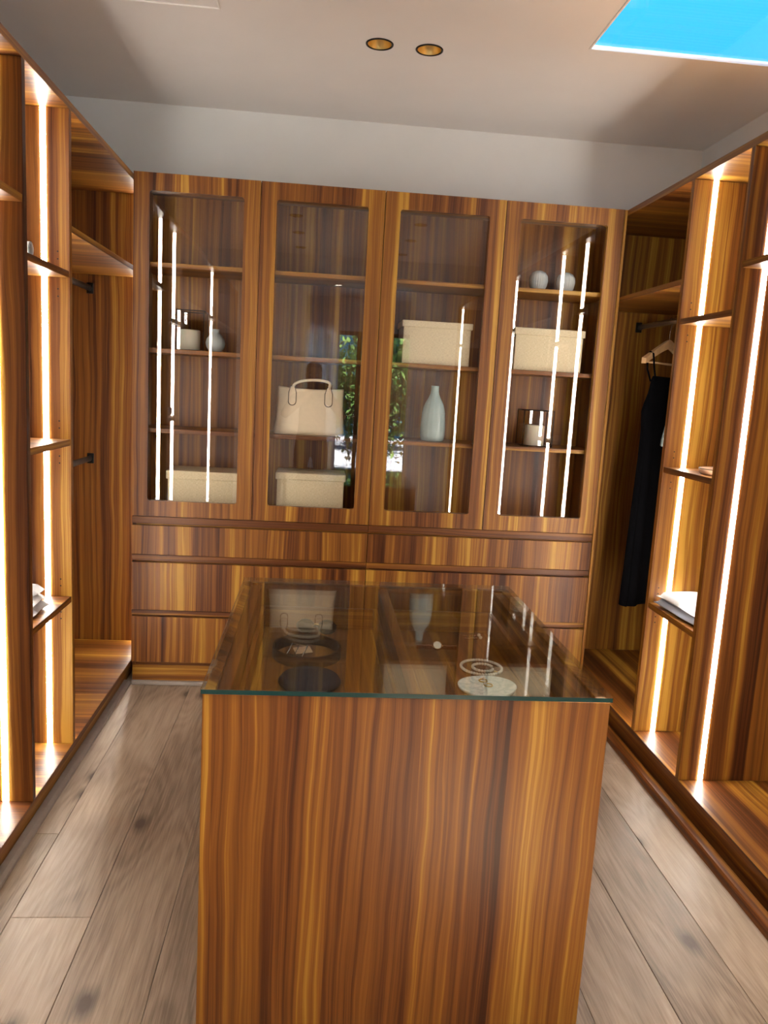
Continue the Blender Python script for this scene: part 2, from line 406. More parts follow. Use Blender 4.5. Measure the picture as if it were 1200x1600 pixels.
    for x, z in (((-2.6, wx0), (-0.06, HC)), ((wx1, 5.1), (-0.06, HC)), ((wx0, wx1), (wz1, HC)), ((wx0, wx1), (-0.06, wz0))):
        b = box_bm(x[1]-x[0], 0.1, z[1]-z[0]); c = Vector(((x[0]+x[1])/2, 0, (z[0]+z[1])/2))
        for v in b.verts: v.co += c
        me = bpy.data.meshes.new('t'); b.to_mesh(me); b.free(); bm.from_mesh(me); bpy.data.meshes.remove(me)
    tag(obj('wall_bedroom_window', to_me(bm, 'wall_bedroom_window'), M['wall'], None, (0, YBED-0.05, 0)), 'bedroom window wall mirrored in the second cabinet door', 'wall', kind=S)
    for x0, x1 in ((-2.5, XLW-0.1), (XRW+0.1, 5.0)):
        tag(box('wall_bedroom_near', (x0, x1), (YREAR-0.1, YREAR), (-0.06, HC), M['wall'], None, 0), 'bedroom wall beside the wardrobe room', 'wall', kind=S)
    wn = thing('window_2', 'wide dark-framed bedroom window with trees outside', 'window', (2.1, YBED-0.05, wz0), kind=S)
    f = 0.03
    for x in (wx0, 1.40, 2.8, wx1-2*f):
        box('mullion', (x, x+2*f), (YBED-0.08, YBED-0.02), (wz0, wz1), M['frame'], wn, 0.003)
    box('sill_rail', (wx0+2*f, wx1-2*f), (YBED-0.08, YBED-0.02), (wz0, wz0+2*f), M['frame'], wn, 0.003)
    box('head_rail', (wx0+2*f, wx1-2*f), (YBED-0.08, YBED-0.02), (wz1-2*f, wz1), M['frame'], wn, 0.003)
    for a, b in ((wx0+2*f, 1.40), (1.40+2*f, 2.8), (2.8+2*f, wx1-2*f)):
        box('pane', (a, b), (YBED-0.054, YBED-0.046), (wz0+2*f, wz1-2*f), M['glass'], wn, 0)
    tag(box('ground', (-14, 16), (-26, YBED-0.2), (-0.5, -0.35), M['soil'], None, 0), 'pale paved ground outside the bedroom window', 'ground', kind=S)

def tube_prof(name, prof, a, b, mat):
    """extrude an x-z profile along y"""
    bm = bmesh.new(); n = len(prof); L = b[1]-a[1]
    r0 = [bm.verts.new((p[0], -L/2, p[1])) for p in prof]; r1 = [bm.verts.new((p[0], L/2, p[1])) for p in prof]
    for i in range(n): bm.faces.new((r0[i], r0[(i+1) % n], r1[(i+1) % n], r1[i]))
    bm.faces.new(r0[::-1]); bm.faces.new(r1)
    return obj(name, to_me(bm, name), mat, None, (a[0], (a[1]+b[1])/2, a[2]))
build_room()

# ------------------------------------------------------------------ open wardrobes left and right
T = 0.026
BZ, TZ = 0.112, 2.374          # bay floor and bay ceiling
def wardrobe(side):
    s = 1 if side == 'left' else -1          # direction into the room
    xf = XL if s == 1 else XR; xb = (XLW+0.006) if s == 1 else (XRW-0.006)
    if s == 1:
        yfar, ys, shelves = 0.335, [-0.855, -1.275, -2.95, -4.50], [1.835, 1.255, 0.678]
        lab = 'left-hand open walnut wardrobe with lit bays, shelves and empty clothes rails'
    else:
        yfar, ys, shelves = 0.405, [-0.655, -1.080, -2.24, -4.50], [1.835, 1.245, 0.674]
        lab = 'right-hand open walnut wardrobe with lit bays, holding the black dress'
    t = thing('open_wardrobe', lab, 'wardrobe', (xf, -1.3, 0))
    X = lambda a, b: tuple(sorted((xf - s*a, xf - s*b)))     # a, b: depth behind the front
    D = abs(xf - xb); yn = ys[-1]-T/2
    tp = box('top_panel', X(0.0015, D), (yn, yfar+0.02), (TZ, H), WX, t)
    bp = box('base_panel', X(0.0015, D), (yn, yfar+0.02), (0.088, BZ), WX if s == 1 else WY, t)
    box('edge_band', X(0, 0.0014), (yn, yfar+0.02), (TZ, H), WY, tp, 0)
    box('edge_band', X(0, 0.0014), (yn, yfar+0.02), (0.088, BZ), WY, bp, 0)
    box('back_panel', X(D-0.016, D), (yn+0.001, yfar+0.019), (BZ+0.0005, TZ-0.0005), WZ, t, 0)
    pl = (0.026, 0.044) if s == 1 else (0.010, 0.030)
    box('plinth', X(*pl), (yn, yfar if s == -1 else 0.3), (0.0, 0.0875), WY, t)
    box('side_panel', X(0.0, D-0.0165), (yfar, yfar+0.02), (BZ+0.0005, TZ-0.0005), WZ, t)
    panels = []
    for y in ys:
        panels.append(box('side_panel', X(0.0, D-0.0165), (y-T/2, y+T/2), (BZ+0.0005, TZ-0.0005), WZ, t))
    def led(y, face, par, z0=BZ+0.001, z1=TZ-0.001, dx=0.074):
        a, b = (y, y+0.0022) if face > 0 else (y-0.0022, y)
        return box('led_strip', X(dx+0.002, dx+0.020), (a, b), (z0, z1), M['led'], par, 0)
    # shelf bay between the first two uprights
    ya, yb_ = ys[1]+T/2+0.0005, ys[0]-T/2-0.0005
    def shelf(z, a, b, dep=D-0.018):
        sh = box('shelf', X(0.0045, dep), (a, b), (z-0.011, z+0.011), WX, t)
        box('edge_band', X(0.003, 0.0044), (a, b), (z-0.011, z+0.011), WY, sh, 0)
        return sh
    for z in shelves: shelf(z, ya, yb_)
    cuts = [BZ+0.001] + sorted(v for z in shelves for v in (z-0.0115, z+0.0115)) + [TZ-0.001]
    for i in range(0, len(cuts), 2):
        led(ys[0]-T/2, -1, panels[0], cuts[i], cuts[i+1])
        led(ys[1]+T/2, 1, panels[1], cuts[i], cuts[i+1], 0.036)
    # hanging bays with one high shelf
    z = 1.992
    shelf(z, ys[0]+T/2+0.0005, yfar-0.0005); shelf(z, ys[2]+T/2+0.0005, ys[1]-T/2-0.0005); shelf(z, ys[3]+T/2+0.0005, ys[2]-T/2-0.0005)
    for a, b in ((BZ+0.001, z-0.0115), (z+0.0115, TZ-0.001)):
        led(ys[0]+T/2, 1, panels[0], a, b, 0.036)
        led(ys[1]-T/2, -1, panels[1], a, b)
        led(ys[2]+T/2, 1, panels[2], a, b, 0.036)
        led(ys[2]-T/2, -1, panels[2], a, b)
        if s == -1: led(ys[3]+T/2, 1, panels[3], a, b, 0.036)
        if s == 1:
            led(yfar, -1, t, a, b, 0.028)
    # rails
    xr_ = xf - s*0.272
    rails = (1.915, 1.075) if s == 1 else (1.905,)
    for zr in rails:
        y0, y1 = ys[0]+T/2, yfar
        r = tube('clothes_rail', [(0, y0-y1+0.004, 0), (0, -0.004, 0)], 0.0085, M['bronze'] if s == 1 else M['chrome'], t, (xr_, y1, zr), seg=16, sy=1.75)
        for yy in (y0+0.003, y1-0.003):
            f = obj('rail_flange', to_me(box_bm(0.034, 0.006, 0.052, 0.012, 3), 'rail_flange'), M['black'], t, (xr_, yy, zr), smooth=False)
    # shelf-pin holes
    bm = bmesh.new()
    for zc in shelves:
        for dz in (-0.075, -0.05, 0.05, 0.075):
            for dx in (0.04,):
                b = bmesh.ops.create_cone(bm, cap_ends=True, segments=8, radius1=0.0028, radius2=0.0028, depth=0.001)
                for v in b['verts']:
                    v.co = Vector((v.co.x, v.co.z, v.co.y)) + Vector((-s*dx, 0, zc+dz))
    obj('pin_hole', to_me(bm, 'pin_hole'), M['gap'], panels[0], (xf, ys[0]-T/2-0.0004, 0))['kind'] = 'stuff'
    return t
WL = wardrobe('left'); WR = wardrobe('right')

# ------------------------------------------------------------------ back wall: drawers below, glass-door cabinets above
GA, GB, ZGT, ZGB = 0.0722, 0.4900, 2.3241, 0.9214
ZDB = 0.8474
def rr_loop(x0, x1, z0, z1, r, n=5):
    pts = []
    for cx, cz, a0 in ((x1-r, z1-r, 0), (x0+r, z1-r, PI/2), (x0+r, z0+r, PI), (x1-r, z0+r, 1.5*PI)):
        for i in range(n):
            a = a0 + PI/2*i/(n-1); pts.append((cx+r*math.cos(a), cz+r*math.sin(a)))
    return pts
def door_mesh(w, z0, z1):
    """framed door leaf, local origin at its lower left front corner"""
    bm = bmesh.new(); th = 0.022; g = 0.0016
    outer = [(w-g, z1-z0), (g, z1-z0), (g, 0.0), (w-g, 0.0)]
    inner = rr_loop(GA, GB, ZGB-z0, ZGT-z0, 0.012)
    layers = []
    for y in (0.0, th):
        lay = []
        for loop in (outer, inner):
            lay.append([bm.verts.new((p[0], y, p[1])) for p in loop])
        layers.append(lay)
        n = 5
        for k in range(4):
            # outer corner k with its quarter of the inner loop, plus the strip to the next corner
            c = lay[0][k]; q = lay[1][k*n:(k+1)*n]
            for i in range(n-1): bm.faces.new((c, q[i], q[i+1]))
            c2 = lay[0][(k+1) % 4]; nx = lay[1][((k+1) % 4)*n]
            bm.faces.new((c, q[-1], nx, c2))
    for li in (0, 1):
        a, b = layers[0][li], layers[1][li]
        for i in range(len(a)): bm.faces.new((a[i], a[(i+1) % len(a)], b[(i+1) % len(a)], b[i]))
    return to_me(bm, 'door')
dm = door_mesh(DW, ZDB, H)
SHELF_Z = (2.012, 1.625, 1.252)
def display_cabinet(i, label):
    x0 = i*2*DW; x1 = x0+2*DW
    t = thing('display_cabinet', label, 'cabinet', (x0, 0.03, ZDB), group='glass-door display cabinets')
    y0, y1 = 0.0235, 0.352
    e = 0.018
    box('side_panel', (x0+0.0003, x0+e), (y0, y1), (ZDB+0.001, H-0.001), WZ, t)
    box('side_panel', (x1-e, x1-0.0003), (y0, y1), (ZDB+0.001, H-0.001), WZ, t)
    box('top_panel', (x0+e, x1-e), (y0, y1), (H-0.024, H-0.001), WX, t)
    box('bottom_panel', (x0+e, x1-e), (y0, y1), (ZDB+0.001, ZDB+0.022), WX, t)
    box('back_panel', (x0+e, x1-e), (y1-0.012, y1), (ZDB+0.022, H-0.024), WZ, t, 0)
    for z in SHELF_Z:
        box('shelf', (x0+e+0.0005, x1-e-0.0005), (y0+0.022, y1-0.0125), (z-0.010, z+0.010), WX, t)
    for k in (0, 1):
        xd = x0+k*DW
        d = obj('door', dm, WZ, t, (xd, 0, ZDB))
        box('glass_pane', (xd+GA-0.006, xd+GB+0.006), (0.0225, 0.0265), (ZGB-0.006, ZGT+0.006), M['glass'], d, 0)
    return t
display_cabinet(0, 'walnut glass-door display cabinet holding the handbag, left of the bottle vase')
display_cabinet(1, 'walnut glass-door display cabinet holding the bottle vase and ribbed vases')
def drawer_unit(i, label):
    x0 = i*2*DW; x1 = x0+2*DW
    t = thing('drawer_unit', label, 'drawers', (x0, 0.03, 0), group='walnut drawer units under the display cabinets')
    y1 = 0.43; e = 0.018
    box('side_panel', (x0+0.0003, x0+e), (0.0235, y1), (0.098, ZDB-0.001), WZ, t)
    box('side_panel', (x1-e, x1-0.0003), (0.0235, y1), (0.098, ZDB-0.001), WZ, t)
    box('back_panel', (x0+e, x1-e), (y1-0.012, y1), (0.10, ZDB-0.02), WX, t, 0)
    box('base_panel', (x0+e, x1-e), (0.0235, y1-0.012), (0.099, 0.119), WX, t)
    box('plinth', (x0, x1 if i == 0 else x1-0.02), (0.034, 0.050), (0.0, 0.0975), WX, t)
    for z0, z1 in ((0.121, 0.351), (0.3851, 0.6215), (0.6599, 0.8025)):
        d = box('drawer', (x0+0.0016, x1-0.0016), (0.0, 0.022), (z0, z1), WZ, t, 0.0012)
        box('drawer_box', (x0+0.03, x1-0.03), (0.0222, 0.40), (z0+0.012, z1-0.03), WX, d, 0)
    for z0, z1 in ((0.351, 0.3851), (0.6215, 0.6599), (0.8025, ZDB-0.001)):
        box('finger_rail', (x0+e, x1-e), (0.0236, 0.040), (z0-0.012, z1+0.0005), WX, t)
        box('rail_lip', (x0+0.0005, x1-0.0005), (0.0075, 0.0225), (z0+0.0075, z1-0.0025), WX, t)
    return t
drawer_unit(0, 'three-drawer walnut unit beside the left wardrobe')
drawer_unit(1, 'three-drawer walnut unit beside the right wardrobe')
tag(box('filler_panel', (W+0.001, XR-0.001), (0.001, 0.42), (0.115, H), WZ), 'narrow walnut filler strip beside the right wardrobe', 'filler panel')

# ------------------------------------------------------------------ island with a glass top
IX0, IX1, IY0, IY1, IZ = 0.6526, 1.5183, -2.186, -1.250, 0.880
TF = 0.730
def island():
    t = thing('display_island', 'walnut island with a glass top over jewellery trays', 'island', ((IX0+IX1)/2, (IY0+IY1)/2, 0))
    gt = 0.012; zt = IZ-gt
    p = 0.020
    box('front_panel', (IX0, IX1), (IY0, IY0+p), (0.0, zt-0.0005), WZ, t)
    box('rear_panel', (IX0, IX1), (IY1-p, IY1), (0.0, zt-0.0005), WZ, t)
    box('side_panel', (IX0, IX0+0.024), (IY0+p, IY1-p), (0.0, zt-0.0005), WZ, t)
    box('side_panel', (IX1-0.024, IX1), (IY0+p, IY1-p), (0.0, zt-0.0005), WZ, t)
    box('inner_rail', (IX0+0.0245, IX0+0.054), (IY0+p, IY1-p), (0.62, zt-0.006), WY, t)
    box('inner_rail', (IX1-0.054, IX1-0.0245), (IY0+p, IY1-p), (0.62, zt-0.006), WY, t)
    box('divider', (1.084, 1.112), (IY0+p, IY1-p), (0.62, zt-0.006), WY, t)
    # one shallow display drawer on each side of the divider
    for x0, x1 in ((IX0+0.056, 1.082), (1.114, IX1-0.056)):
        y0, y1 = IY0+p+0.004, IY1-p-0.012
        d = box('display_drawer', (x0, x1), (y0, y1), (TF-0.012, TF), WY, t)
        e = 0.013; zw = TF+0.068
        box('drawer_wall', (x0, x0+e), (y0, y1), (TF+0.0003, zw), WY, d)
        box('drawer_wall', (x1-e, x1), (y0, y1), (TF+0.0003, zw), WY, d)
        box('drawer_wall', (x0+e, x1-e), (y0, y0+e), (TF+0.0003, zw), WX, d)
        box('drawer_wall', (x0+e, x1-e), (y1-e, y1), (TF+0.0003, zw), WX, d)
    # glass top: clear faces, dark green polished edge
    bm = box_bm(0.8737, 0.9445, gt, 0.0012)
    g = obj('glass_top', to_me(bm, 'glass_top'), [M['glasstop'], M['gedge']], t, ((IX0+IX1)/2, (IY0+IY1)/2, IZ-gt/2))
    for f in g.data.polygons:
        f.material_index = 1 if f.normal.y < -0.9 else 0
    return t
island()

# ------------------------------------------------------------------ downlights
def downlight(c, label, lit=False):
    t = thing('downlight', label, 'downlight', (c[0], c[1], HC), group='recessed gold downlights')
    lathe('trim_ring', [(0.0462, 0.004), (0.0462, -0.001), (0.049, -0.004), (0.054, -0.003), (0.0545, -0.0002)], M['black'], t, (c[0], c[1], HC), 40)
    lathe('reflector', [(0.0460, -0.001), (0.043, 0.012), (0.026, 0.072)], M['gold'], t, (c[0], c[1], HC), 40)
    lathe('lens', [(0.0262, 0.0725), (0.015, 0.074), (0.0, 0.0745)], M['gold'] if not lit else M['lens'], t, (c[0], c[1], HC), 40)
    lathe('housing', [(0.0468, 0.003), (0.048, 0.02), (0.048, 0.11), (0.0, 0.11)], M['black'], t, (c[0], c[1], HC), 24)
    if lit:  # only the added fill downlights give light
        l = bpy.data.lights.new('lamp', 'AREA'); l.shape = 'DISK'; l.size = 0.07; l.energy = FILL_DOWNLIGHT_POWER
        l.color = (1.0, 0.84, 0.66); l.spread = math.radians(125)
        o = bpy.data.objects.new('lamp', l); COL.objects.link(o); o.parent = t; o.location = (0, 0, 0.004)
downlight(DL[0], 'left of the two recessed gold downlights in the ceiling')
downlight(DL[1], 'right of the two recessed gold downlights in the ceiling')
for k, c in enumerate(DL_FILL):
    downlight(c, 'added fill downlight, unseen in the ceiling behind the photographer, %s side, %s row' % (('left', 'right')[k % 2], ('front', 'middle', 'rear')[k//2]), True)

# ------------------------------------------------------------------ things in the display cabinets
SZA, SZB, SZC, SZ0 = (SHELF_Z[0]+0.0103, SHELF_Z[1]+0.0103, SHELF_Z[2]+0.0103, ZDB+0.0223)
def storage_box(x0, x1, y0, y1, z, h, lid, label):
    t = thing('storage_box', label, 'box', ((x0+x1)/2, (y0+y1)/2, z), group='linen storage boxes')
    box('body', (x0+0.0075, x1-0.0075), (y0+0.0075, y1-0.0075), (z, z+h-0.006), M['linen'], t, 0.004, 2)
    bm = bmesh.new()
    # lid: cap with a skirt
    l = box('lid', (x0, x1), (y0, y1), (z+h-lid, z+h), M['linen'], t, 0.004, 2)
    return t
storage_box(0.140, 0.500, 0.095, 0.325, SZ0, 0.190, 0.042, 'linen lidded box at the bottom of the first door, behind bright light reflections')
storage_box(0.667, 1.012, 0.095, 0.325, SZ0, 0.204, 0.034, 'linen lidded box on the cabinet floor below the handbag')
storage_box(1.246, 1.590, 0.070, 0.320, SZB, 0.204, 0.031, 'linen lidded box on the shelf above the bottle vase')
storage_box(1.796, 2.148, 0.070, 0.320, SZB, 0.204, 0.034, 'linen lidded box on the shelf below the two ribbed vases')

def lantern(cx, cy, z, sx, sy, h, cr, ch, label):
    t = thing('glass_lantern', label, 'candle holder', (cx, cy, z), group='black-framed glass candle holders')
    hx, hy = sx/2, sy/2; r = 0.0024
    P = [(-hx, -hy), (hx, -hy), (hx, hy), (-hx, hy)]
    for i in range(4):
        a, b = P[i], P[(i+1) % 4]
        tube('frame_bar', [(a[0], a[1], r), (b[0], b[1], r)], r, M['black'], t, (cx, cy, z), 6)
        tube('frame_bar', [(a[0], a[1], h-r), (b[0], b[1], h-r)], r, M['black'], t, (cx, cy, z), 6)
        tube('frame_post', [(a[0], a[1], 0), (a[0], a[1], h)], r, M['black'], t, (cx, cy, z), 6)
        n = Vector((b[1]-a[1], a[0]-b[0], 0)).normalized()
        mx, my = (a[0]+b[0])/2, (a[1]+b[1])/2
        if i % 2 == 0: box('glass_pane', (cx+mx-hx+r, cx+mx+hx-r), (cy+my-0.001, cy+my+0.001), (z+2*r, z+h-2*r), M['glass'], t, 0)
        else: box('glass_pane', (cx+mx-0.001, cx+mx+0.001), (cy+my-hy+r, cy+my+hy-r), (z+2*r, z+h-2*r), M['glass'], t, 0)
    box('base_plate', (cx-hx+r, cx+hx-r), (cy-hy+r, cy+hy-r), (z, z+0.003), M['black'], t, 0)
    c = lathe('candle', [(0, 0.0032), (cr-0.002, 0.0032), (cr, 0.006), (cr, ch-0.004), (cr-0.004, ch), (cr*0.5, ch-0.003), (0, ch-0.004)], M['candle'], t, (cx, cy, z), 32)
    tube('wick', [(0, 0, ch-0.005), (0.001, 0, ch+0.006), (0.003, 0, ch+0.012)], 0.0011, M['black'], c, (cx, cy, z), 6)
    return t
lantern(0.228, 0.185, SZB, 0.150, 0.130, 0.190, 0.050, 0.100, 'black-framed glass lantern with a cream candle beside the round grey vase')
lantern(1.966, 0.185, SZC, 0.152, 0.130, 0.182, 0.050, 0.105, 'black-framed glass lantern with a cream candle below the right-hand linen box')
tag(lathe('round_vase', [(0, 0), (0.024, 0), (0.030, 0.004), (0.043, 0.025), (0.0465, 0.043), (0.042, 0.062), (0.028, 0.080), (0.0175, 0.090), (0.0160, 0.098), (0.0178, 0.108), (0.0150, 0.108), (0.0130, 0.098), (0.014, 0.088), (0, 0.060)],
          M['vase2'], None, (0.356, 0.150, SZB), 40), 'small round grey-blue vase beside the candle lantern', 'vase')
def bottle_vase():
    t = thing('bottle_vase', 'tall glazed pale green bottle vase standing alone on its shelf', 'vase', (1.436, 0.15, SZC))
    prof = [(0, 0), (0.050, 0), (0.057, 0.006), (0.0615, 0.03), (0.0620, 0.06), (0.0605, 0.10), (0.0575, 0.14), (0.053, 0.165), (0.044, 0.19), (0.031, 0.213), (0.023, 0.230), (0.0195, 0.245), (0.0190, 0.268), (0.0200, 0.273), (0.017, 0.274), (0.0155, 0.268), (0.016, 0.24), (0, 0.21)]
    lathe('body', prof, M['vase'], t, (1.436, 0.15, SZC), 72, ribs=18, ribd=0.006)
    tube('band', [(0.0577*math.cos(2*PI*i/40), 0.0577*math.sin(2*PI*i/40), 0.139) for i in range(40)], 0.0011, M['vase2'], t, (1.436, 0.15, SZC), 6, True)
bottle_vase()
for x, lab in ((1.912, 'ribbed white vase, the left one on the shelf above the linen box'), (2.049, 'ribbed white vase, the right one on the shelf above the linen box')):
    tag(lathe('ribbed_vase', [(0, 0), (0.026, 0), (0.031, 0.004), (0.041, 0.026), (0.0450, 0.050), (0.0425, 0.072), (0.032, 0.088), (0.020, 0.094), (0.0165, 0.0965), (0.0140, 0.094), (0.012, 0.085), (0, 0.06)],
              M['rib'], None, (x, 0.15, SZA), 96, ribs=24, ribd=0.022), lab, 'vase', 'ribbed white vases')

def handbag():
    bx, by, bz = 0.822, 0.170, SZC
    t = thing('handbag', 'cream structured leather handbag with two top handles on the shelf', 'handbag', (bx, by, bz))
    # body: lofted rounded-rectangle sections, widest at the base
    secs = [(0.000, 0.166, 0.070), (0.004, 0.172, 0.075), (0.020, 0.1735, 0.076), (0.06, 0.168, 0.072), (0.12, 0.163, 0.062), (0.18, 0.1615, 0.050), (0.222, 0.1625, 0.041), (0.231, 0.161, 0.038), (0.2315, 0.156, 0.034), (0.222, 0.150, 0.031), (0.15, 0.145, 0.032)]
    bm = bmesh.new(); rings = []; N = 48
    for z, hx, hy in secs:
        ring = []
        for i in range(N):
            a = 2*PI*i/N; c, s = math.cos(a), math.sin(a)
            e = 0.28
            x = hx*math.copysign(abs(c)**e, c); y = hy*math.copysign(abs(s)**e, s)
            zz = z
            if z > 0.2: zz = z - 0.012*(1-(x/hx)**2)*0.8      # top line dips a little
            ring.append(bm.verts.new((x, y, zz)))
        rings.append(ring)
    for a, b in zip(rings, rings[1:]):
        for i in range(N): bm.faces.new((a[i], a[(i+1) % N], b[(i+1) % N], b[i]))
    bm.faces.new(rings[0][::-1]); bm.faces.new(rings[-1])
    obj('body', to_me(bm, 'bag_body'), M['leather'], t, (bx, by, bz), smooth=True)
    for f in (-1, 1):
        # handle: rises from two tabs and folds over sideways along the top
        for sx in (-1, 1):
            x = 0.088*sx
            tab = [(-0.011, 0.0), (0.011, 0.0)]
            pts = [(0.0165*math.cos(a), 0.026+0.0165*math.sin(a)-0.012) for a in [PI+PI*i/8 for i in range(9)]] + [(0.0165, 0.055), (0.008, 0.086), (-0.008, 0.086), (-0.0165, 0.055)]
            for nm, sc, th, mat in (('tab_edge', 1.22, 0.0030, M['piping']), ('handle_tab', 1.0, 0.0045, M['leather'])):
                b = bmesh.new(); lo = []
                for yy in (0, -th*f):
                    lo.append([b.verts.new((p[0]*sc, f*0 + yy*-1*-1, (p[1]-0.04)*(1+(sc-1)*0.45)+0.04)) for p in pts])
                n = len(pts)
                b.faces.new(lo[0]); b.faces.new(lo[1][::-1])
                for i in range(n): b.faces.new((lo[0][i], lo[0][(i+1) % n], lo[1][(i+1) % n], lo[1][i]))
                # lean with the bag side
                for v in b.verts:
                    z = v.co.z + 0.146
                    hy = 0.0625 + (0.041-0.0625)*(z-0.12)/0.10
                    v.co.z = z; v.co.y = v.co.y*1.0 + (-f)*(-1)*0 
                    v.co.y = (-1 if f < 0 else 1)*(hy + 0.0005 + abs(v.co.y))
                obj(nm, to_me(b, nm), mat, t, (bx+x, by, bz))
        off = 0.02 if f < 0 else 0.05
        pts = []
        for i in range(25):
            u = i/24; a = PI*u
            x = -0.088*math.cos(a) + (0.030*math.sin(a))
            z = 0.222 + 0.046*math.sin(a)**0.5
            y = f*0.040 - f*0.002 + f*0.012*math.sin(a)
            pts.append((x, y, z))
        tube('handle', pts, 0.0068, M['leather'], t, (bx, by, bz), 10)
handbag()

# ------------------------------------------------------------------ things under the island glass
def belt():
    cx, cy = 0.861, -1.556
    t = thing('coiled_belt', 'dark brown leather belt coiled into an oval under the island glass', 'belt', (cx, cy, TF))
    bm = bmesh.new(); n = 110; rows = []
    for i in range(n):
        u = i/(n-1); a = 0.65*PI + 2*PI*2.15*u; k = 1.0-0.05*u
        p = Vector((0.098*k*math.cos(a), 0.105*k*math.sin(a), 0)); o = Vector((math.cos(a), math.sin(a), 0))*0.0018
        rows.append([bm.verts.new(p+o+Vector((0, 0, 0.0005))), bm.verts.new(p+o+Vector((0, 0, 0.032))), bm.verts.new(p-o+Vector((0, 0, 0.032))), bm.verts.new(p-o+Vector((0, 0, 0.0005)))])
    for a, b in zip(rows, rows[1:]):
        for k in range(4): bm.faces.new((a[k], a[(k+1) % 4], b[(k+1) % 4], b[k]))
    bm.faces.new(rows[0]); bm.faces.new(rows[-1][::-1])
    obj('strap', to_me(bm, 'strap'), M['belt'], t, (cx, cy, TF), smooth=False)
    b = obj('buckle', to_me(tube_bm([(-0.024, 0, 0), (0.024, 0, 0), (0.024, 0, 0.040), (-0.024, 0, 0.040)], 0.0030, 8, True), 'buckle'), M['chrome'], t, (cx-0.035, cy-0.010, TF+0.0035))
    b.rotation_euler = (math.radians(-55), 0, math.radians(-25))
    tube('buckle_prong', [(0, 0, 0), (0, -0.003, 0.042)], 0.0018, M['chrome'], b, (0, 0, 0), 6, local=True)
    k = obj('strap_end', to_me(box_bm(0.052, 0.030, 0.0035, 0.0012), 'strap_end'), M['tan'], t, (cx-0.012, cy+0.014, TF+0.012)); k.rotation_euler = (0.3, 0, math.radians(20))
belt()
def pouch():
    t = thing('round_pouch', 'dark navy round pouch at the front edge of the island tray', 'pouch', (0.872, -1.785, TF))
    lathe('body', [(0, 0), (0.070, 0), (0.080, 0.008), (0.081, 0.016), (0.074, 0.026), (0.05, 0.033), (0.02, 0.036), (0, 0.0365)], M['navy'], t, (0.872, -1.785, TF+0.0005), 40)
    tube('seam', [(0.0815*math.cos(2*PI*i/40), 0.0815*math.sin(2*PI*i/40), 0.013) for i in range(40)], 0.0012, M['black'], t, (0.872, -1.785, TF), 6, True)
pouch()
def sunglasses():
    cx, cy = 0.887, -1.352
    t = thing('sunglasses', 'dark folded sunglasses behind the coiled belt', 'sunglasses', (cx, cy, TF), math.radians(-6))
    for s in (-1, 1):
        pts = [(s*0.034+0.027*math.cos(a), 0, 0.024+0.0215*math.sin(a)) for a in [2*PI*i/24 for i in range(24)]]
        r = tube('rim', pts, 0.0026, M['black'], t, (0, 0, 0), 8, True, local=True)
        bm = bmesh.new(); vv = [bm.verts.new((p[0], y, p[2])) for y in (-0.0008, 0.0008) for p in pts]; n = len(pts)
        bm.faces.new(vv[:n]); bm.faces.new(vv[n:][::-1])
        for i in range(n): bm.faces.new((vv[i], vv[(i+1) % n], vv[n+(i+1) % n], vv[n+i]))
        obj('lens', to_me(bm, 'lens'), simple('dark_lens', (0.012, 0.010, 0.010), 0.08), r, (0, 0, 0), True)
        tube('temple', [(s*0.062, 0.001, 0.030), (s*0.058, 0.010+0.004*(s+1), 0.028), (-s*0.03, 0.012+0.005*(s+1), 0.016), (-s*0.058, 0.012+0.005*(s+1), 0.006)], 0.0024, M['black'], t, (0, 0, 0), 8, local=True)
    tube('bridge', [(-0.0095, 0, 0.030), (0, -0.003, 0.033), (0.0095, 0, 0.030)], 0.0022, M['gold'], t, (0, 0, 0), 8, local=True)
sunglasses()
def watch():
    cx, cy = 1.255, -1.472
    t = thing('wristwatch', 'rose gold bracelet watch lying under the island glass', 'watch', (cx, cy, TF))
    c = lathe('case', [(0, 0), (0.013, 0), (0.0150, 0.002), (0.0150, 0.007), (0.0130, 0.009), (0.0118, 0.0086)], M['rosegold'], t, (cx, cy, TF+0.0105), 28)
    c.rotation_euler = (math.radians(42), 0, 0)
    lathe('dial', [(0.0120, 0.0084), (0, 0.0086)], M['pearl'], c, (0, 0, 0), 28, local=True)
    tube('crown', [(0.0148, 0, 0.0045), (0.0180, 0, 0.0045)], 0.0016, M['gold'], c, (0, 0, 0), 8, local=True)
    me = to_me(box_bm(0.0072, 0.0042, 0.0135, 0.0012), 'link')
    for s in (-1, 1):
        for k in range(6):
            l = obj('bracelet_link', me, M['rosegold'], t, (cx+s*(0.0180+0.0080*k), cy+0.003+0.0020*math.sin(k*1.9), TF+0.0070))
            l.rotation_euler = (0, 0, 0.30*math.sin(k*1.9+1))
watch()
pearl_me = None
def sphere_me(r, name, sub=2):
    bm = bmesh.new(); bmesh.ops.create_icosphere(bm, subdivisions=sub, radius=r); me = to_me(bm, name)
    for p in me.polygons: p.use_smooth = True
    return me
def earring(dy, label):
    cx, cy = 1.392, -1.347+dy
    t = thing('earring', label, 'earring', (cx, cy, TF), group='pearl drop earrings')
    pts = [(-0.030+0.0016*i, 0.0022*math.sin(i*1.5), 0.0028) for i in range(28)]
    tube('drop', pts, 0.0024, M['rosegold'], t, (cx, cy, TF), 6)
    obj('pearl', sphere_me(0.0058, 'pearl_big'), M['pearl'], t, (cx+0.022, cy, TF+0.0060))
earring(0.012, 'pearl drop earring lying farther back on the tray')
earring(-0.014, 'pearl drop earring lying nearer the necklace')
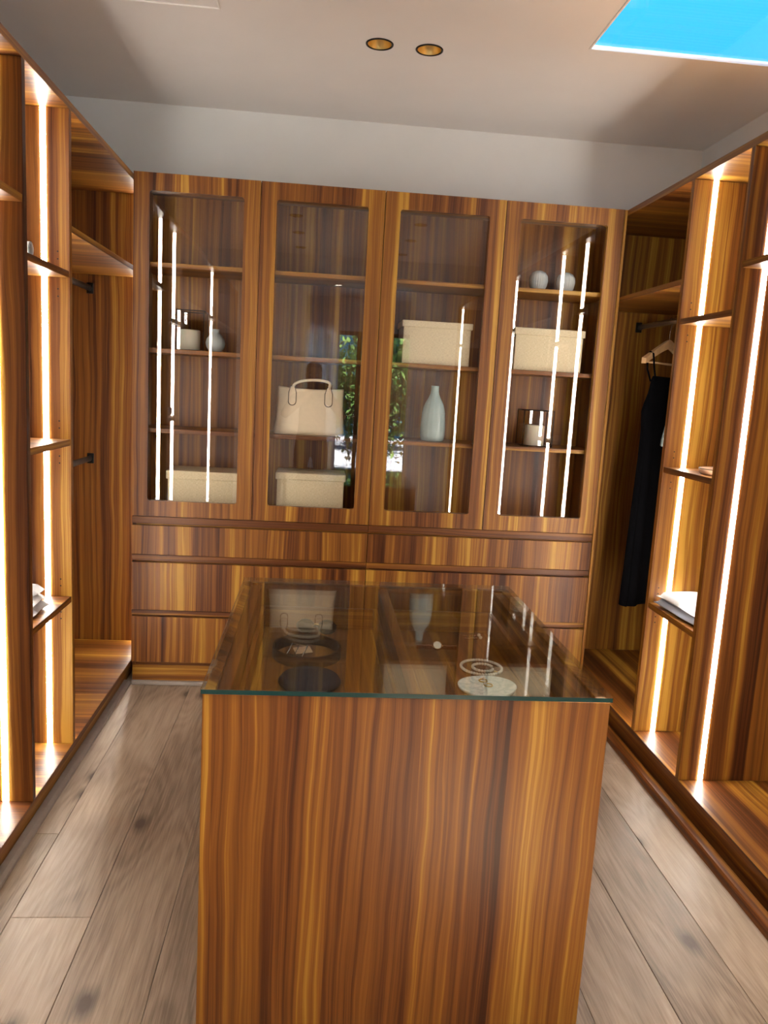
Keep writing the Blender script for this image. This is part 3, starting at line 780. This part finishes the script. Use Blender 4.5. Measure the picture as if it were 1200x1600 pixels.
def necklace():
    cx, cy = 1.361, -1.627
    t = thing('pearl_necklace', 'looped pearl necklace beside the white dish under the island glass', 'necklace', (cx, cy, TF))
    me = sphere_me(0.0046, 'pearl', 2)
    def loop(ox, oy, rx, ry, n, a0, span, zz=0.0):
        pts = []
        for i in range(n):
            a = a0 + span*i/(n-1); pts.append((ox+rx*math.cos(a), oy+ry*math.sin(a), 0.0047+zz))
        for p in pts: obj('pearl', me, M['pearl'], t, (cx+p[0], cy+p[1], TF+p[2]))
        return pts
    a = loop(0, 0, 0.058, 0.060, 44, -0.25*PI, 1.93*PI)
    b = loop(0.004, -0.002, 0.029, 0.030, 21, 0.3, 1.75*PI)
    tube('cord', a, 0.0007, M['gold'], t, (cx, cy, TF), 5); tube('cord', b, 0.0007, M['gold'], t, (cx, cy, TF), 5)
    tube('clasp', [(0.045, -0.045, 0.004), (0.030, -0.032, 0.006)], 0.0025, M['gold'], t, (cx, cy, TF), 8)
necklace()
DISH = (1.345, -1.784)
def dish():
    bm = lathe_bm([(0, 0), (0.066, 0), (0.075, 0.004), (0.0775, 0.011), (0.074, 0.012), (0.062, 0.008), (0, 0.007)], 40)
    for v in bm.verts:
        a = math.atan2(v.co.y, v.co.x); k = 1+0.05*math.sin(2*a+0.7)+0.03*math.sin(3*a)
        v.co.x *= k; v.co.y *= k
    tag(obj('trinket_dish', to_me(bm, 'trinket_dish'), M['marble'], None, (DISH[0], DISH[1], TF+0.0005), smooth=True), 'pale marbled trinket dish holding two gold rings', 'dish')
dish()
def ring(dx, dy, rot, label):
    t = thing('finger_ring', label, 'ring', (DISH[0]+dx, DISH[1]+dy, TF+0.0085), rot, 'gold rings on the dish')
    b = tube('band', [(0.0108*math.cos(2*PI*i/28), 0.0108*math.sin(2*PI*i/28), 0.0021) for i in range(28)], 0.0019, M['gold'], t, (0, 0, 0), 8, True, local=True)
    bm = bmesh.new(); bmesh.ops.create_icosphere(bm, subdivisions=1, radius=0.0048)
    obj('stone', to_me(bm, 'stone'), M['pearl'], t, (0.0105, 0, 0.0036), True)
ring(-0.004, 0.038, 1.2, 'gold ring with a stone at the back of the dish')
ring(0.004, 0.006, 2.6, 'gold ring with a stone in the middle of the dish')

# ------------------------------------------------------------------ things in the wardrobes
def folded(name, label, x, y, z, h, layers, mats, rz=0.0, wob=0.006):
    sx, sy = x[1]-x[0], y[1]-y[0]; cx, cy = (x[0]+x[1])/2, (y[0]+y[1])/2
    t = thing(name, label, 'clothing', (cx, cy, z), rz)
    lh = h/layers
    for k in range(layers):
        bm = bmesh.new(); bmesh.ops.create_grid(bm, x_segments=14, y_segments=14, size=0.5)
        r = bmesh.ops.extrude_face_region(bm, geom=bm.faces[:])
        top = [g for g in r['geom'] if isinstance(g, bmesh.types.BMVert)]
        for v in top: v.co.z = 1.0
        rng = random.Random(k*7+len(label))
        ph = [rng.uniform(0, 6) for _ in range(4)]
        for v in bm.verts:
            u, w_ = v.co.x*2, v.co.y*2
            edge = max(abs(u), abs(w_))
            rd = (1-max(0, (edge-0.82)/0.18)**2*0.75)
            zz = lh*k + (v.co.z*lh*0.96*rd if v.co.z > 0.5 else lh*0.5*(1-rd))
            zz += (0 if k == 0 and v.co.z < 0.5 else wob*0.5*(1+math.sin(u*3.1+ph[0])*math.sin(w_*3.7+ph[1])))*(0.4 if v.co.z < 0.5 else 1)
            v.co = Vector((v.co.x*sx*(1+0.02*math.sin(w_*4+ph[2]))*(1-0.03*k), v.co.y*sy*(1+0.03*math.sin(u*4+ph[3]))*(1-0.02*k), zz+0.0006))
        obj('fold', to_me(bm, 'fold'), mats[k % len(mats)], t, (0, 0, 0), True, smooth=True)
    return t
folded('folded_shirt', 'folded pale blue and white shirt on the low right wardrobe shelf', (2.292, 2.560), (-1.035, -0.700), 0.6853, 0.058, 2, [M['bluecloth'], M['whitecloth']], 0.05, 0.014)
folded('folded_sweater', 'folded light grey knit on the low left wardrobe shelf', (-0.34, -0.045), (-1.235, -1.020), 0.6893, 0.085, 3, [M['greyknit'], M['whitecloth'], M['greyknit']], -0.03, 0.010)
def rolled_towel(x, y, z, label, r=0.028, L=0.20):
    t = thing('rolled_towel', label, 'towel', (x, y, z), group='rolled white towels')
    pts = []
    bm = bmesh.new(); n = 60; rows = []
    for i in range(n):
        u = i/(n-1); a = u*2*PI*2.6; rr = 0.007+(r-0.007)*u
        rows.append([bm.verts.new((yy, rr*math.cos(a), r+rr*math.sin(a))) for yy in (-L/2, L/2)])
    for a, b in zip(rows, rows[1:]): bm.faces.new((a[0], a[1], b[1], b[0]))
    bmesh.ops.solidify(bm, geom=bm.faces[:], thickness=0.0045)
    obj('roll', to_me(bm, 'roll'), M['whitecloth'], t, (0, 0, 0.001), True, smooth=True)
rolled_towel(-0.155, -1.105, 1.8465, 'rolled white towel on the upper left wardrobe shelf')
rolled_towel(-0.150, -1.190, 1.2665, 'rolled white towel on the middle left wardrobe shelf')
def plate():
    t = thing('leather_tray', 'flat round tan leather tray on the middle right wardrobe shelf', 'tray', (2.415, -0.925, 1.2563))
    lathe('tray', [(0, 0), (0.098, 0), (0.106, 0.006), (0.108, 0.020), (0.104, 0.022), (0.098, 0.013), (0, 0.011)], M['tan'], t, (2.415, -0.925, 1.2565), 48)
    tube('stitched_rim', [(0.106*math.cos(2*PI*i/48), 0.106*math.sin(2*PI*i/48), 0.0215) for i in range(48)], 0.0018, M['piping'], t, (2.415, -0.925, 1.2565), 6, True)
plate()

def clothes_hanger(y, rz, label, z=1.905):
    t = thing('clothes_hanger', label, 'hanger', (2.546, y, z), rz, 'wooden hangers on the right rail')
    zz = -0.098
    hook = [(0, 0, zz)] + [(0, 0, zz+0.02), (0, 0, -0.035)] + [(0.0195*math.sin(a), 0, 0.0185-0.0035-0.0195*math.cos(a)+0.001-0.0) for a in [-0.0+PI*1.35*i/14 for i in range(3, 15)]]
    hook = [(0, 0, zz), (0, 0, -0.045), (0.006, 0, -0.030)] + [(0.0195*math.cos(a), 0, 0.0195*math.sin(a)-0.0015) for a in [-0.9+(PI+0.9)*i/12 for i in range(13)]]
    tube('hook', hook, 0.0017, M['chrome'], t, (0, 0, 0), 8, local=True)
    # curved wooden yoke, flat section
    bm = bmesh.new(); n = 33; rows = []
    for i in range(n):
        u = -1+2*i/(n-1); x = 0.212*u; zc = zz-0.010-0.090*abs(u)**1.25; yb = 0.012*abs(u)**2
        hw = 0.021-0.008*abs(u); th = 0.0075+0.004*abs(u)**3
        rows.append([bm.verts.new((x, yb-th, zc-hw)), bm.verts.new((x, yb+th, zc-hw)), bm.verts.new((x, yb+th, zc+hw)), bm.verts.new((x, yb-th, zc+hw))])
    for a, b in zip(rows, rows[1:]):
        for k in range(4): bm.faces.new((a[k], a[(k+1) % 4], b[(k+1) % 4], b[k]))
    bm.faces.new(rows[0]); bm.faces.new(rows[-1][::-1])
    obj('yoke', to_me(bm, 'yoke'), M['hanger'], t, (0, 0, 0), True)
    tube('trouser_bar', [(-0.196, 0.011, zz-0.103), (0.196, 0.011, zz-0.103)], 0.0052, M['hanger'], t, (0, 0, 0), 10, local=True)
    return t
RZ = math.radians(40)
clothes_hanger(0.01, RZ, 'wooden hanger carrying the black dress')
def garment(name, label, y, rz, secs, mat, strap=None, z0=0.0, fold=0.008):
    t = thing(name, label, 'clothing', (2.546, y, z0), rz)
    bm = bmesh.new(); rings = []; N = 64
    for z, hx, hy in secs:
        ring = []
        for i in range(N):
            a = 2*PI*i/N; c, s = math.cos(a), math.sin(a)
            f = 1+0.0*z
            k = max(0.0, min(1.0, (1.62-z)/1.1))
            y_ = hy*math.copysign(abs(s)**0.7, s) + fold*k*math.sin(9*a+z*1.2)
            x_ = hx*math.copysign(abs(c)**0.85, c)
            ring.append(bm.verts.new((x_, y_, z-z0)))
        rings.append(ring)
    for a, b in zip(rings, rings[1:]):
        for i in range(N): bm.faces.new((a[i], a[(i+1) % N], b[(i+1) % N], b[i]))
    bm.faces.new(rings[0]); bm.faces.new(rings[-1][::-1])
    obj('dress_body' if strap else 'blouse_body', to_me(bm, 'garment'), mat, t, (0, 0, 0), True, smooth=True)
    if strap:
        for s in (-1, 1):
            pts = [(s*0.120, -0.013, 1.615-z0), (s*0.148, -0.013, 1.67-z0), (s*0.158, -0.006, 1.742-z0), (s*0.159, 0.010, 1.752-z0), (s*0.158, 0.024, 1.740-z0), (s*0.148, 0.022, 1.67-z0), (s*0.120, 0.014, 1.615-z0)]
            tube('strap', pts, 0.0045, mat, t, (0, 0, 0), 8, local=True)
    return t
garment('black_dress', 'long black strappy dress hanging in the right wardrobe', 0.01, RZ,
        [(1.640, 0.125, 0.010), (1.625, 0.132, 0.018), (1.56, 0.142, 0.026), (1.51, 0.172, 0.030), (1.47, 0.186, 0.032), (1.38, 0.170, 0.032), (1.25, 0.165, 0.036), (1.0, 0.172, 0.040), (0.75, 0.180, 0.042), (0.515, 0.188, 0.044), (0.510, 0.180, 0.038)], M['blackcloth'], True, 0.51)
clothes_hanger(-0.35, math.radians(40), 'wooden hanger carrying the grey-green blouse')
garment('grey_blouse', 'grey-green blouse hanging half hidden behind the wardrobe upright', -0.35, math.radians(40),
        [(1.800, 0.050, 0.012), (1.785, 0.075, 0.022), (1.745, 0.150, 0.028), (1.70, 0.195, 0.034), (1.64, 0.205, 0.036), (1.54, 0.220, 0.036), (1.44, 0.262, 0.036), (1.36, 0.292, 0.036), (1.335, 0.296, 0.034), (1.330, 0.288, 0.028)], M['greycloth'], None, 1.33, 0.006)

# ------------------------------------------------------------------ bedroom things seen mirrored in the doors
def curtain(x0, x1, label):
    bm = bmesh.new(); n = 140; rows = []
    for i in range(n):
        u = i/(n-1); x = x0+(x1-x0)*u - (x0+x1)/2; y = 0.035*math.sin(u*(x1-x0)*38)
        rows.append([bm.verts.new((x+0.01*math.sin(u*40), y*k, z)) for z, k in ((0.02, 1.2), (1.4, 1.0), (2.70, 0.7))])
    for a, b in zip(rows, rows[1:]):
        for k in range(2): bm.faces.new((a[k], b[k], b[k+1], a[k+1]))
    tag(obj('curtain', to_me(bm, 'curtain'), M['sheer'], None, ((x0+x1)/2, YBED+0.12, 0), smooth=True), label, 'curtain')
curtain(0.28, 1.12, 'sheer white curtain drawn back beside the bedroom window')
def bed_downlight():
    t = thing('bedroom_downlight', 'recessed ceiling light in the bedroom, mirrored in the second door', 'downlight', (1.05, -6.9, HC))
    lathe('trim_ring', [(0.046, -0.001), (0.055, -0.004), (0.058, -0.0002)], M['chrome'], t, (1.05, -6.9, HC), 32)
    lathe('lens', [(0.0455, -0.001), (0, -0.002)], M['lens'], t, (1.05, -6.9, HC), 32)
bed_downlight()
def tree(name, x, y, h, crown_r, mat, label, seed, n=2600, z0=-0.35):
    rng = random.Random(seed)
    t = thing(name, label, 'tree', (x, y, z0), group='trees outside the bedroom window')
    tr = [(0, 0, 0), (0.1, 0.05, h*0.25), (0.0, 0.1, h*0.5), (0.15, 0, h*0.8)]
    tube('trunk', tr, [0.14, 0.11, 0.085, 0.03], M['bark'], t, (0, 0, 0), 8, local=True)
    br = []
    for k in range(9):
        a = rng.uniform(0, 2*PI); zz = h*rng.uniform(0.18, 0.75); L = crown_r*rng.uniform(0.6, 1.0)
        e = (L*math.cos(a), L*math.sin(a), zz+L*rng.uniform(0.2, 0.7)); br.append(e)
        tube('branch', [(0.05, 0.05, zz), (e[0]*0.5, e[1]*0.5, zz+(e[2]-zz)*0.65), e], [0.05, 0.03, 0.008], M['bark'], t, (0, 0, 0), 6, local=True)
    bm = bmesh.new()
    for i in range(n):
        e = rng.choice(br); u = rng.uniform(0.3, 1.1)
        c = Vector((e[0]*u, e[1]*u, h*0.4+(e[2]-h*0.4)*u)) + Vector((rng.gauss(0, 0.33), rng.gauss(0, 0.33), rng.gauss(0, 0.36)))
        s = rng.uniform(0.05, 0.11)
        q = Matrix.Rotation(rng.uniform(0, 6.3), 3, 'Z') @ Matrix.Rotation(rng.uniform(-1.0, 1.0), 3, 'X')
        vv = [bm.verts.new(c + q @ Vector(p)*s) for p in ((0, -1, 0), (0.45, 0, 0.1), (0, 1, 0), (-0.45, 0, 0.1))]
        bm.faces.new(vv)
    o = obj('foliage', to_me(bm, 'foliage'), mat, t, (0, 0, 0), True); o['kind'] = 'stuff'
tree('garden_tree', 1.75, -11.6, 3.4, 1.5, M['leaf'], 'leafy green tree nearest the bedroom window', 1, 9000)
tree('garden_tree', 7.2, -12.8, 4.4, 1.7, M['leaf2'], 'blue-green tree at the right of the bedroom window', 2, 8000)
tree('garden_tree', -2.2, -15.0, 5.0, 1.7, M['leaf'], 'tall green tree behind the bedroom curtain', 3, 7000)
tree('garden_tree', 2.6, -18.4, 6.5, 2.2, M['leaf2'], 'large tree farthest out in the garden', 4, 9000)

# ------------------------------------------------------------------ the photographer, mirrored in the second door
def person():
    px, py = 0.80, -4.08
    t = thing('person', 'person in dark shirt and trousers holding up a phone, mirrored in glass', 'person', (px, py, 0))
    V, E, Rr = [], [], []
    def add(p, r, par=None):
        V.append(p); Rr.append(r); i = len(V)-1
        if par is not None: E.append((par, i))
        return i
    pel = add((0, 0, 0.93), (0.150, 0.105))
    w1 = add((0, 0.005, 1.08), (0.135, 0.098), pel); ch = add((0, 0.0, 1.26), (0.155, 0.112), w1); sh = add((0, 0.0, 1.385), (0.110, 0.085), ch)
    nk = add((0, 0.008, 1.455), (0.056, 0.056), sh); hd0 = add((0, 0.018, 1.52), (0.062, 0.075), nk)
    hd1 = add((0, 0.020, 1.60), (0.074, 0.092), hd0); hd2 = add((0, 0.012, 1.675), (0.070, 0.086), hd1); add((0, 0.008, 1.715), (0.040, 0.05), hd2)
    add((0, 0.112, 1.575), (0.011, 0.010), hd1)        # nose
    for s in (-1, 1):
        add((s*0.080, 0.008, 1.585), (0.010, 0.020), hd1)   # ears
        hp = add((s*0.095, 0, 0.86), (0.085, 0.092), pel); kn = add((s*0.105, 0.012, 0.48), (0.056, 0.060), hp)
        cf = add((s*0.106, -0.012, 0.34), (0.052, 0.056), kn); an = add((s*0.108, -0.01, 0.085), (0.036, 0.040), cf); he = add((s*0.110, 0.02, 0.045), (0.040, 0.042), an); add((s*0.118, 0.17, 0.034), (0.042, 0.030), he)
    ends = {}
    for s, hand in ((-1, (-0.005, 0.262, 1.470)), (1, (0.150, 0.262, 1.470))):
        s0 = add((s*0.175, -0.005, 1.375), (0.062, 0.062), sh)
        el = add((s*0.285 + (0.03 if s > 0 else 0), 0.110, 1.190), (0.042, 0.042), s0)
        mid = add(((s*0.285+hand[0])/2, 0.19, 1.315), (0.037, 0.037), el)
        wr = add((hand[0]+s*0.028, hand[1]-0.040, hand[2]-0.055), (0.025, 0.021), mid)
        ends[s] = add((hand[0]+s*0.012, hand[1]-0.012, hand[2]-0.010), (0.026, 0.016), wr)
    me = bpy.data.meshes.new('person_body'); me.from_pydata([Vector(v) for v in V], E, [])
    o = bpy.data.objects.new('body', me); COL.objects.link(o); o.parent = t
    sk = o.modifiers.new('skin', 'SKIN'); sk.use_smooth_shade = True
    for d, r in zip(me.skin_vertices[0].data, Rr): d.radius = r
    me.skin_vertices[0].data[0].use_root = True
    sb = o.modifiers.new('sub', 'SUBSURF'); sb.levels = 2; sb.render_levels = 2
    bpy.context.view_layer.update()
    dg = bpy.context.evaluated_depsgraph_get()
    nm = bpy.data.meshes.new_from_object(o.evaluated_get(dg))
    o.modifiers.clear(); o.data = nm; nm.materials.clear()
    for m in ('skin', 'shirt', 'denim', 'shoe'): nm.materials.append(M[m])
    for p in nm.polygons:
        c = p.center; i = 0
        if c.z < 0.075: i = 3
        elif c.z < 0.97: i = 2
        elif c.z < 1.43 and (abs(c.x) < 0.20 or c.y < 0.13): i = 1
        if c.y > 0.14 and c.z > 0.5: i = 0
        p.material_index = i; p.use_smooth = True
    # hair cap
    bm = bmesh.new(); bmesh.ops.create_uvsphere(bm, u_segments=24, v_segments=14, radius=1.0)
    dl = [v for v in bm.verts if v.co.z < -0.15 or (v.co.y > 0.55 and v.co.z < 0.35)]
    bmesh.ops.delete(bm, geom=dl, context='VERTS')
    for v in bm.verts: v.co = Vector((v.co.x*0.083, v.co.y*0.102, v.co.z*0.098))
    bmesh.ops.solidify(bm, geom=bm.faces[:], thickness=0.006)
    obj('hair', to_me(bm, 'hair'), M['hair'], t, (0, 0.010, 1.640), True, smooth=True)
    for s in (-1, 1):
        ey = obj('eye', sphere_me(0.0105, 'eye'), M['pearl'], t, (s*0.031, 0.092, 1.600), True)
        obj('iris', sphere_me(0.0058, 'iris'), M['hair'], ey, (0, 0.0060, 0), True)
        tube('eyebrow', [(s*0.016, 0.100, 1.619), (s*0.032, 0.101, 1.623), (s*0.047, 0.093, 1.618)], 0.0028, M['hair'], t, (0, 0, 0), 6, local=True)
    tube('mouth', [(-0.024, 0.097, 1.532), (0, 0.104, 1.530), (0.024, 0.097, 1.532)], 0.0045, simple('lips', (0.25, 0.10, 0.08), 0.5), t, (0, 0, 0), 8, local=True)
    # fingers curling round the phone edges
    for s, hx in ((-1, -0.005), (1, 0.150)):
        bx = hx + s*0.014
        for k in range(4):
            z = 1.452+0.021*k - 0.004*abs(k-1.5); L = (0.85, 1.0, 0.95, 0.8)[k]
            tube('finger', [(bx, 0.262, z-0.012), (bx+s*0.012, 0.284, z-0.003), (bx+s*0.005, 0.303*1.0, z+0.002), (bx-s*0.018*L, 0.307, z+0.004), (bx-s*0.034*L, 0.3065, z+0.004)], [0.0095, 0.0090, 0.0085, 0.0080, 0.0060], M['skin'], t, (0, 0, 0), 8, local=True)
        tube('thumb', [(bx, 0.245, 1.448), (bx+s*0.002, 0.262, 1.478), (bx-s*0.010, 0.277, 1.505), (bx-s*0.020, 0.281, 1.522)], [0.012, 0.0105, 0.0095, 0.007], M['skin'], t, (0, 0, 0), 8, local=True)
    # phone with its back towards the cabinets; the camera stands just in front of it
    ph = thing('phone', 'dark phone held up in both hands by the mirrored person', 'phone', (px+0.0725, py+0.292, 1.452))
    box('case', (px-0.0005, px+0.1455), (py+0.2875, py+0.2965), (1.452, 1.526), M['black'], ph, 0.003, 2)
    lathe('camera_lens', [(0.008, 0), (0.008, 0.002), (0.006, 0.0025), (0, 0.002)], M['chrome'], ph, (px+0.125, py+0.2965, 1.51), 20).rotation_euler = (-PI/2, 0, 0)
person()
